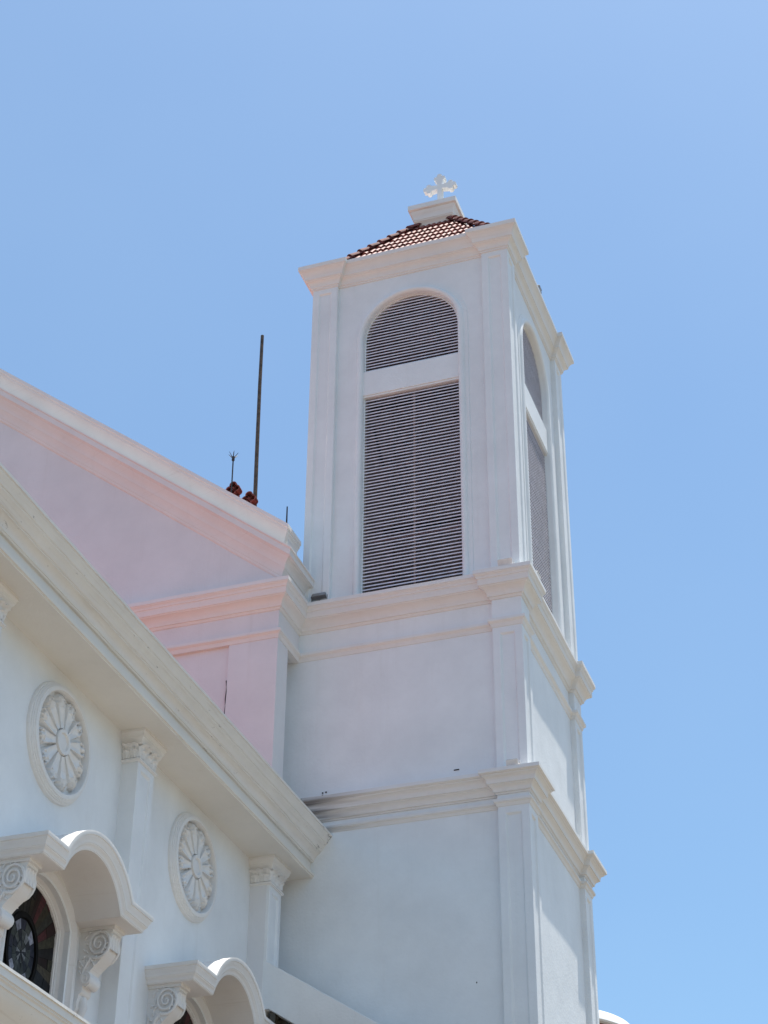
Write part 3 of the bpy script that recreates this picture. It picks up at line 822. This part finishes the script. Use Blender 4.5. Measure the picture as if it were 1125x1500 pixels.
# --- window hood: arm, arch, arm on two scroll brackets
XF = -3.66                                                      # plane of the hood's body front
def hood(yc, HN, dz):
    HF = 1.36; AE = .875; ZA = 10.34 + dz; RISE = .50
    arc = arc_open(AE, ZA, RISE, 36)                              # +AE -> -AE
    path = [(-HN, ZA)] + [(a, z) for a, z in reversed(arc)] + [(HF, ZA)]
    R0 = (AE * AE + RISE * RISE) / (2 * RISE); zc0 = ZA + RISE - R0
    def nrm(i):
        if i in (0, len(path) - 1): return Vector((0, 1))
        a, z = path[i]; n = Vector((a, z - zc0)).normalized()
        if i in (1, len(path) - 2):                               # mitre between arm and arch
            m = n + Vector((0, 1)); return m / (1 + n.dot(Vector((0, 1))))
        return n
    # body
    m_ = MB(); W_ = .215
    top = [(yc + a, z) for a, z in path]
    bot = [(yc + a + nrm(i).x * -W_, z + nrm(i).y * -W_) for i, (a, z) in enumerate(path)]
    bot[0] = (yc - HN, ZA - .22); bot[-1] = (yc + HF, ZA - .22)
    bot[1] = (yc - AE + W_ * .5, ZA - .22); bot[-2] = (yc + AE - W_ * .5, ZA - .22)
    r0 = [(XF, y, z) for y, z in top]; r1 = [(XF, y, z) for y, z in bot]
    r2 = [(XW - .02, y, z) for y, z in bot]; r3 = [(XW - .02, y, z) for y, z in top]
    m_.grid([r0, r1, r2, r3], closed_v=True)
    for e in (0, -1): m_.add([r0[e], r1[e], r2[e], r3[e]], [(0, 1, 2, 3)])
    h = m_.build('window_hood', TRIM, aisle)
    # front moulding with returns to the wall
    pr = [(0, -.215), (.012, -.215), (.014, -.205), (.022, -.20), (.024, -.18), (.035, -.16), (.052, -.145), (.054, -.135), (.062, -.13), (.064, -.11), (.075, -.085), (.092, -.06), (.094, -.045), (.106, -.04), (.11, -.03), (.11, .012), (-.02, .014)]
    rows = []
    def rowat(i, kind):
        a, z = path[i]; n = nrm(i); out = []
        for d, k in pr:
            kk = k
            if kind == 'wall': out.append((XW - .02, yc + a + (-d if a < 0 else d), z + k))
            elif kind == 'end': out.append((XF + d, yc + a + (-d if a < 0 else d), z + k))
            else: out.append((XF + d, yc + a + n.x * kk, z + n.y * kk))
        return out
    rows.append(rowat(0, 'wall')); rows.append(rowat(0, 'end'))
    for i in range(1, len(path) - 1): rows.append(rowat(i, 'arch'))
    rows.append(rowat(len(path) - 1, 'end')); rows.append(rowat(len(path) - 1, 'wall'))
    m2 = MB(); m2.grid(rows); m2.build('hood_moulding', TRIM, h)
    return h
def bracket(y0, y1, dz):
    """scroll console: outline in (depth from wall, drop), with a carved volute on each cheek"""
    ZT_ = 10.125 + dz
    ol = [(0, 0), (.57, 0), (.57, -.05), (.545, -.055), (.545, -.085), (.525, -.10), (.53, -.16), (.525, -.22), (.505, -.29), (.47, -.36), (.42, -.42), (.36, -.47), (.30, -.515), (.25, -.56), (.215, -.60),
          (.225, -.63), (.245, -.665), (.25, -.71), (.235, -.755), (.20, -.785), (.16, -.79), (.13, -.775), (.12, -.80), (.125, -.835), (.105, -.87), (.075, -.885), (.07, -.93), (.05, -.985), (.055, -1.05), (.035, -1.10), (0, -1.13)]
    ol = [(a_ * .84, b_ * .95) for a_, b_ in ol]
    m_ = MB()
    m_.prism(ol, (XW, y0 + .014, ZT_), (1, 0, 0), (0, 0, 1), (0, y1 - y0 - .028, 0))
    b = m_.build('bracket', TRIM, None, smooth=40)
    return b, ol, ZT_
def bracket_full(parent, y0, y1, dz):
    b, ol, ZT_ = bracket(y0, y1, dz)
    base = Vector((0, 0, 0)); p = parent
    while p is not None: base = base + p.location; p = p.parent
    for v in b.data.vertices: v.co -= base
    b.parent = parent
    # carving on the near and far cheeks joined into the same bracket as raised relief
    cv = MB()
    for (yf, sg) in ((y0 + .014, -1), (y1 - .014, 1)):
        def spiral(cx, cz, r0, turns, rad, start, sgn=1):
            n = int(turns * 18); pts = []; rads = []
            for k in range(n + 1):
                t = k / n; a = start + sgn * 2 * math.pi * turns * t; r = r0 * (1 - t) ** .9 + .012
                pts.append((XW + cx + r * math.cos(a), yf + sg * (.006 + .018 * t), ZT_ + cz + r * math.sin(a))); rads.append(rad * (1 - .45 * t))
            cv.tube(pts, rads, 6)
        spiral(.335, -.235, .19, 2.6, .026, R(-120), 1)
        spiral(.165, -.69, .075, 1.6, .016, R(90), -1)
        # stem and leaf scrolls that run down the cheek
        cv.tube([(XW + .25, yf + sg * .006, ZT_ - .40), (XW + .19, yf + sg * .008, ZT_ - .47), (XW + .14, yf + sg * .008, ZT_ - .55), (XW + .10, yf + sg * .006, ZT_ - .64)], [.022, .03, .024, .014], 6)
        for (px, pz, r_) in ((.42, -.10, .028), (.475, -.16, .028), (.485, -.24, .03), (.455, -.31, .03), (.40, -.365, .032), (.15, -.33, .03), (.12, -.40, .034), (.20, -.41, .03), (.09, -.50, .03), (.24, -.46, .026), (.07, -.60, .022), (.31, -.42, .03), (.10, -.30, .034), (.14, -.22, .03), (.12, -.13, .03), (.18, -.07, .028), (.27, -.035, .028), (.36, -.04, .026), (.17, -.46, .034), (.27, -.50, .026), (.05, -.45, .026), (.05, -.53, .024)):
            a = random.uniform(0, 3)
            cv.tube([(XW + px - r_ * math.cos(a) * 1.3, yf + sg * .003, ZT_ + pz - r_ * math.sin(a) * 1.3), (XW + px, yf + sg * .015, ZT_ + pz), (XW + px + r_ * math.cos(a) * 1.3, yf + sg * .003, ZT_ + pz + r_ * math.sin(a) * 1.3)], [.010, r_ * .62, .008], 6)
    cv.v = [(XW + (p[0] - XW) * .84, p[1], ZT_ + (p[2] - ZT_) * .95) for p in cv.v]
    # volute roll across the front
    cv.tube([(XW + .139, y0 - .006, ZT_ - .655), (XW + .139, y1 + .006, ZT_ - .655)], .074, 16)
    cv.box(XW - .01, XW + .49, y0 - .012, y1 + .012, ZT_ - .045, ZT_ + .004)
    # front face acanthus tongue at the top
    for k in range(3): leaf(cv, (XW + .42, y0 + (y1 - y0) * (.25 + .25 * k), ZT_ - .30), (0, 1, 0), (1, 0, 0), (0, 0, 1), .11, .22, .03)
    # drop leaf under the small volute
    cv.tube([(XW + .06, (y0 + y1) / 2, ZT_ - .86), (XW + .075, (y0 + y1) / 2, ZT_ - .98), (XW + .05, (y0 + y1) / 2, ZT_ - 1.08), (XW + .02, (y0 + y1) / 2, ZT_ - 1.2)], [.05, .06, .045, .015], 8)
    c = cv.build('scroll_carving', TRIM, b, smooth=50, fix=False)
    return b
def hood_full(yc, hn, dz):
    hood(yc, hn, dz)
    # brackets carry the hood and belong to the same wall
    bracket_full(aisle, yc - hn + .05, yc - hn + .32, dz); bracket_full(aisle, yc + 1.0, yc + 1.27, dz)
hood_full(WIN[0], 1.27, 0); hood_full(WIN[1], 1.40, DZ2)

# ================================================================== LOW FLAT-ROOFED PORCH in front of the aisle (only its cornice shows)
porch = thing('flat_roofed_annex', 'cornice of a low flat roof with grimy white top edge, below the nearest window', 'annex', (-3, -11, 0))
XL, ZL = -2.2, 7.60
pr = [(-3.0, ZL - 1.2), (-2.62, ZL - 1.2), (-2.62, ZL - .9), (-2.60, ZL - .88), (-2.58, ZL - .72), (-2.55, ZL - .71), (-2.54, ZL - .66), (-2.52, ZL - .55), (-2.47, ZL - .43), (-2.40, ZL - .35), (-2.33, ZL - .30), (-2.27, ZL - .235), (-2.245, ZL - .19), (-2.24, ZL - .175),
      (-2.225, ZL - .172), (-2.22, ZL - .14), (-2.20, ZL - .125), (-2.20, ZL - .11), (-2.185, ZL - .105), (-2.18, ZL - .02)]
mb = MB(); ysweep(mb, pr, -18, -1.6); mb.build('cornice', DIRTY, porch)
mb = MB(); ysweep(mb, [(-2.22, ZL - .03), (-2.165, ZL - .03), (-2.165, ZL), (-2.3, ZL + .02), (-2.6, ZL + .02)], -18.02, -1.58); mb.build('coping', DIRTY, porch)
mb = MB(); mb.box(XW + .01, -2.5, -17.9, -1.7, ZL - .3, ZL - .06); mb.build('flat_roof', FLATR, porch, smooth=0)
mb = MB(); mb.box(XW + .01, -2.66, -17.8, -1.8, 0, ZL - .3); mb.build('wall', WHITE, porch, smooth=0)

# ================================================================== SLOPING PARAPET against the tower foot
par = thing('sloping_parapet', 'white sloping parapet beam falling away from the corner pilaster across the tower foot', 'parapet', (-2, -.5, 0))
mb = MB()
yz0, yz1 = -.853, -.10
zt_ = lambda x: 11.50 - .63 * (x + 4.0)
mb.prism([(-4.30, zt_(-4.0) - .0), (-3.985, zt_(-4.0)), (-.3, zt_(-.3)), (-.3, zt_(-.3) - .75), (-3.93, 10.76), (-4.30, 10.76)], (0, yz0, 0), (1, 0, 0), (0, 0, 1), (0, yz1 - yz0, 0))
mb.build('beam', WHITE, par, smooth=0, bevel=.01)
mb = MB(); mb.prism([(-4.0, 6), (-.4, 6), (-.4, zt_(-.4) - .7), (-4.0, 10.9)], (0, -.55, 0), (1, 0, 0), (0, 0, 1), (0, .1, 0)); mb.build('infill_panel', BROWNGL, par, smooth=0)
mb = MB(); mb.box(-3.66, -3.56, -.66, -.54, 6, 10.66); mb.box(-3.95, -3.86, -.75, -.54, 6, 10.85); mb.build('post', BROWNGL, par, smooth=0)
mb = MB(); mb.box(-.7, -.3, -1.0, -.1, 0, zt_(-.3) - .5); mb.build('pier', WHITE, par, smooth=0)

# ================================================================== small fixtures
def floodlight(x, y, z, w_, mat, label, face, tilt):
    """box lamp head on a U bracket"""
    t = thing('floodlight', label, 'floodlight', (x, y, z), 'floodlights set on the tower ledges')
    rot = Matrix.Rotation(face, 4, 'Z') @ Matrix.Rotation(tilt, 4, 'X')
    def put(mb, h): 
        mb.v = [tuple(Vector((x, y, z + h)) + rot @ Vector(p)) for p in mb.v]
    h = w_ * .36
    a = MB(); d = .11
    a.prism([(-w_ / 2, -.05), (w_ / 2, -.05), (w_ / 2 - .02, .05), (-w_ / 2 + .02, .05)], (0, 0, 0), (1, 0, 0), (0, 0, 1), (0, d, 0))
    for k in range(5): a.box(-w_ / 2 + .03 + k * (w_ - .06) / 4.6, -w_ / 2 + .04 + k * (w_ - .06) / 4.6, .02, d - .01, .045, .062)
    put(a, h); a.build('lamp_head', mat, t, smooth=0, bevel=.005)
    g_ = MB(); g_.box(-w_ / 2 + .02, w_ / 2 - .02, -.004, .004, -.042, .04); put(g_, h); g_.build('lens', LAMPGL, t, smooth=0)
    b = MB()
    ca, sa = math.cos(face), math.sin(face)
    for s_ in (-1, 1):
        ex, ey = s_ * (w_ / 2 + .006), d / 2
        b.tube([(x + ex * ca - ey * sa, y + ex * sa + ey * ca, z), (x + ex * ca - ey * sa, y + ex * sa + ey * ca, z + h)], .008, 6)
    b.tube([(x - w_ / 2 * ca - d / 2 * -sa * -1, y - w_ / 2 * sa + d / 2 * ca, z + .01), (x + w_ / 2 * ca - d / 2 * sa, y + w_ / 2 * sa + d / 2 * ca, z + .01)], .008, 6)
    b.tube([(x, y + d / 2, z), (x, y + d / 2, z + h - .04)], .014, 8)
    b.build('bracket', mat, t)
    return t
floodlight(-3.66, -.05, Z2 + .10, .28, LAMPG, 'grey floodlight on the ledge where the tower meets the gabled nave', 0, R(-25))
floodlight(-.20, -.20, Z2 + .05, .26, LAMPW, 'white floodlight on the front ledge at the foot of the near belfry pilaster', 0, R(-70))
floodlight(.20, .38, Z2 + .05, .22, LAMPW, 'white floodlight on the side ledge under the narrow louvred window', R(90), R(-70))
floodlight(-.20, -.19, Z3 + .05, .2, LAMPW, 'white floodlight on the lowest ledge at the tower corner', 0, R(-70))
floodlight(.10, 2.2, Z1 + .16, .2, LAMPG, 'grey floodlight up on the side edge of the tower top', R(90), R(20))

t = thing('lightning_pole', 'tall bare rusty pole rising behind the nave gable', 'pole', (-5.35, .8, 20.3))
mb = MB(); mb.tube([(-5.35, .8, 20.25), (-5.385, .8, 22.5), (-5.405, .8, 24.2), (-5.41, .8, 25.45)], [.043, .04, .037, .034], 10); mb.build('pole_shaft', RUST, t)
mb = MB(); mb.tube([(-5.35, .8, 20.25), (-5.35, .8, 20.33)], .09, 10); mb.build('base_flange', STEEL, t)
t = thing('lightning_rod', 'thin dark rod with a spiky star tip above the red tile ends', 'lightning rod', (-5.58, .2, 20.9))
mb = MB(); mb.tube([(-5.58, .2, 19.9), (-5.60, .2, 22.0)], .014, 6); mb.build('rod_shaft', STEEL, t)
mb = MB()
for k in range(6):
    a = 2 * math.pi * k / 6
    mb.tube([(-5.60, .2, 22.0), (-5.60 + .10 * math.cos(a), .2 + .10 * math.sin(a), 22.12)], [.010, .004], 5)
mb.tube([(-5.60, .2, 22.0), (-5.60, .2, 22.16)], [.014, .004], 5)
mb.tube([(-5.60, .2, 21.96), (-5.60, .2, 22.04)], .03, 8)
mb.build('star_tip', STEEL, t)
t = thing('roof_spike', 'short dark spike at the low end of the nave gable beside the tower', 'lightning rod', (-4.43, .2, 19.2))
mb = MB(); mb.tube([(-4.43, .2, 18.9), (-4.435, .2, 20.2)], .017, 6); mb.tube([(-4.435, .2, 20.2), (-4.437, .2, 20.64)], [.017, .013], 6); mb.build('spike_shaft', STEEL, t)
mb = MB(); mb.tube([(-4.43, .2, 18.9), (-4.43, .2, 19.0)], .05, 8); mb.build('base_flange', STEEL, t)

# ================================================================== ROUND CANOPY beyond the tower (only its rim shows)
rc = thing('round_canopy', 'white curved rim of a round canopy with red brown underside behind the tower foot', 'canopy', (-2.8, 11, 0))
def lathe(prof, cx, cy, n=96):
    m_ = MB(); m_.grid([[(cx + r * math.cos(2 * math.pi * k / n), cy + r * math.sin(2 * math.pi * k / n), z) for k in range(n)] for r, z in prof], closed_u=True); return m_
RX, RY, RR, RZ = -2.8, 11.0, 1.97, 13.70
lathe([(RR - .04, RZ - .03), (RR + .07, RZ - .03), (RR + .10, RZ), (RR + .06, RZ + .12), (RR - .02, RZ + .22), (.1, RZ + .5)], RX, RY).build('canopy_rim', WHITE, rc)
lathe([(RR - .03, RZ - .02), (RR - .06, RZ - .08), (RR - .14, RZ - .09), (RR - .15, 0)], RX, RY).build('canopy_wall', BRICK, rc)
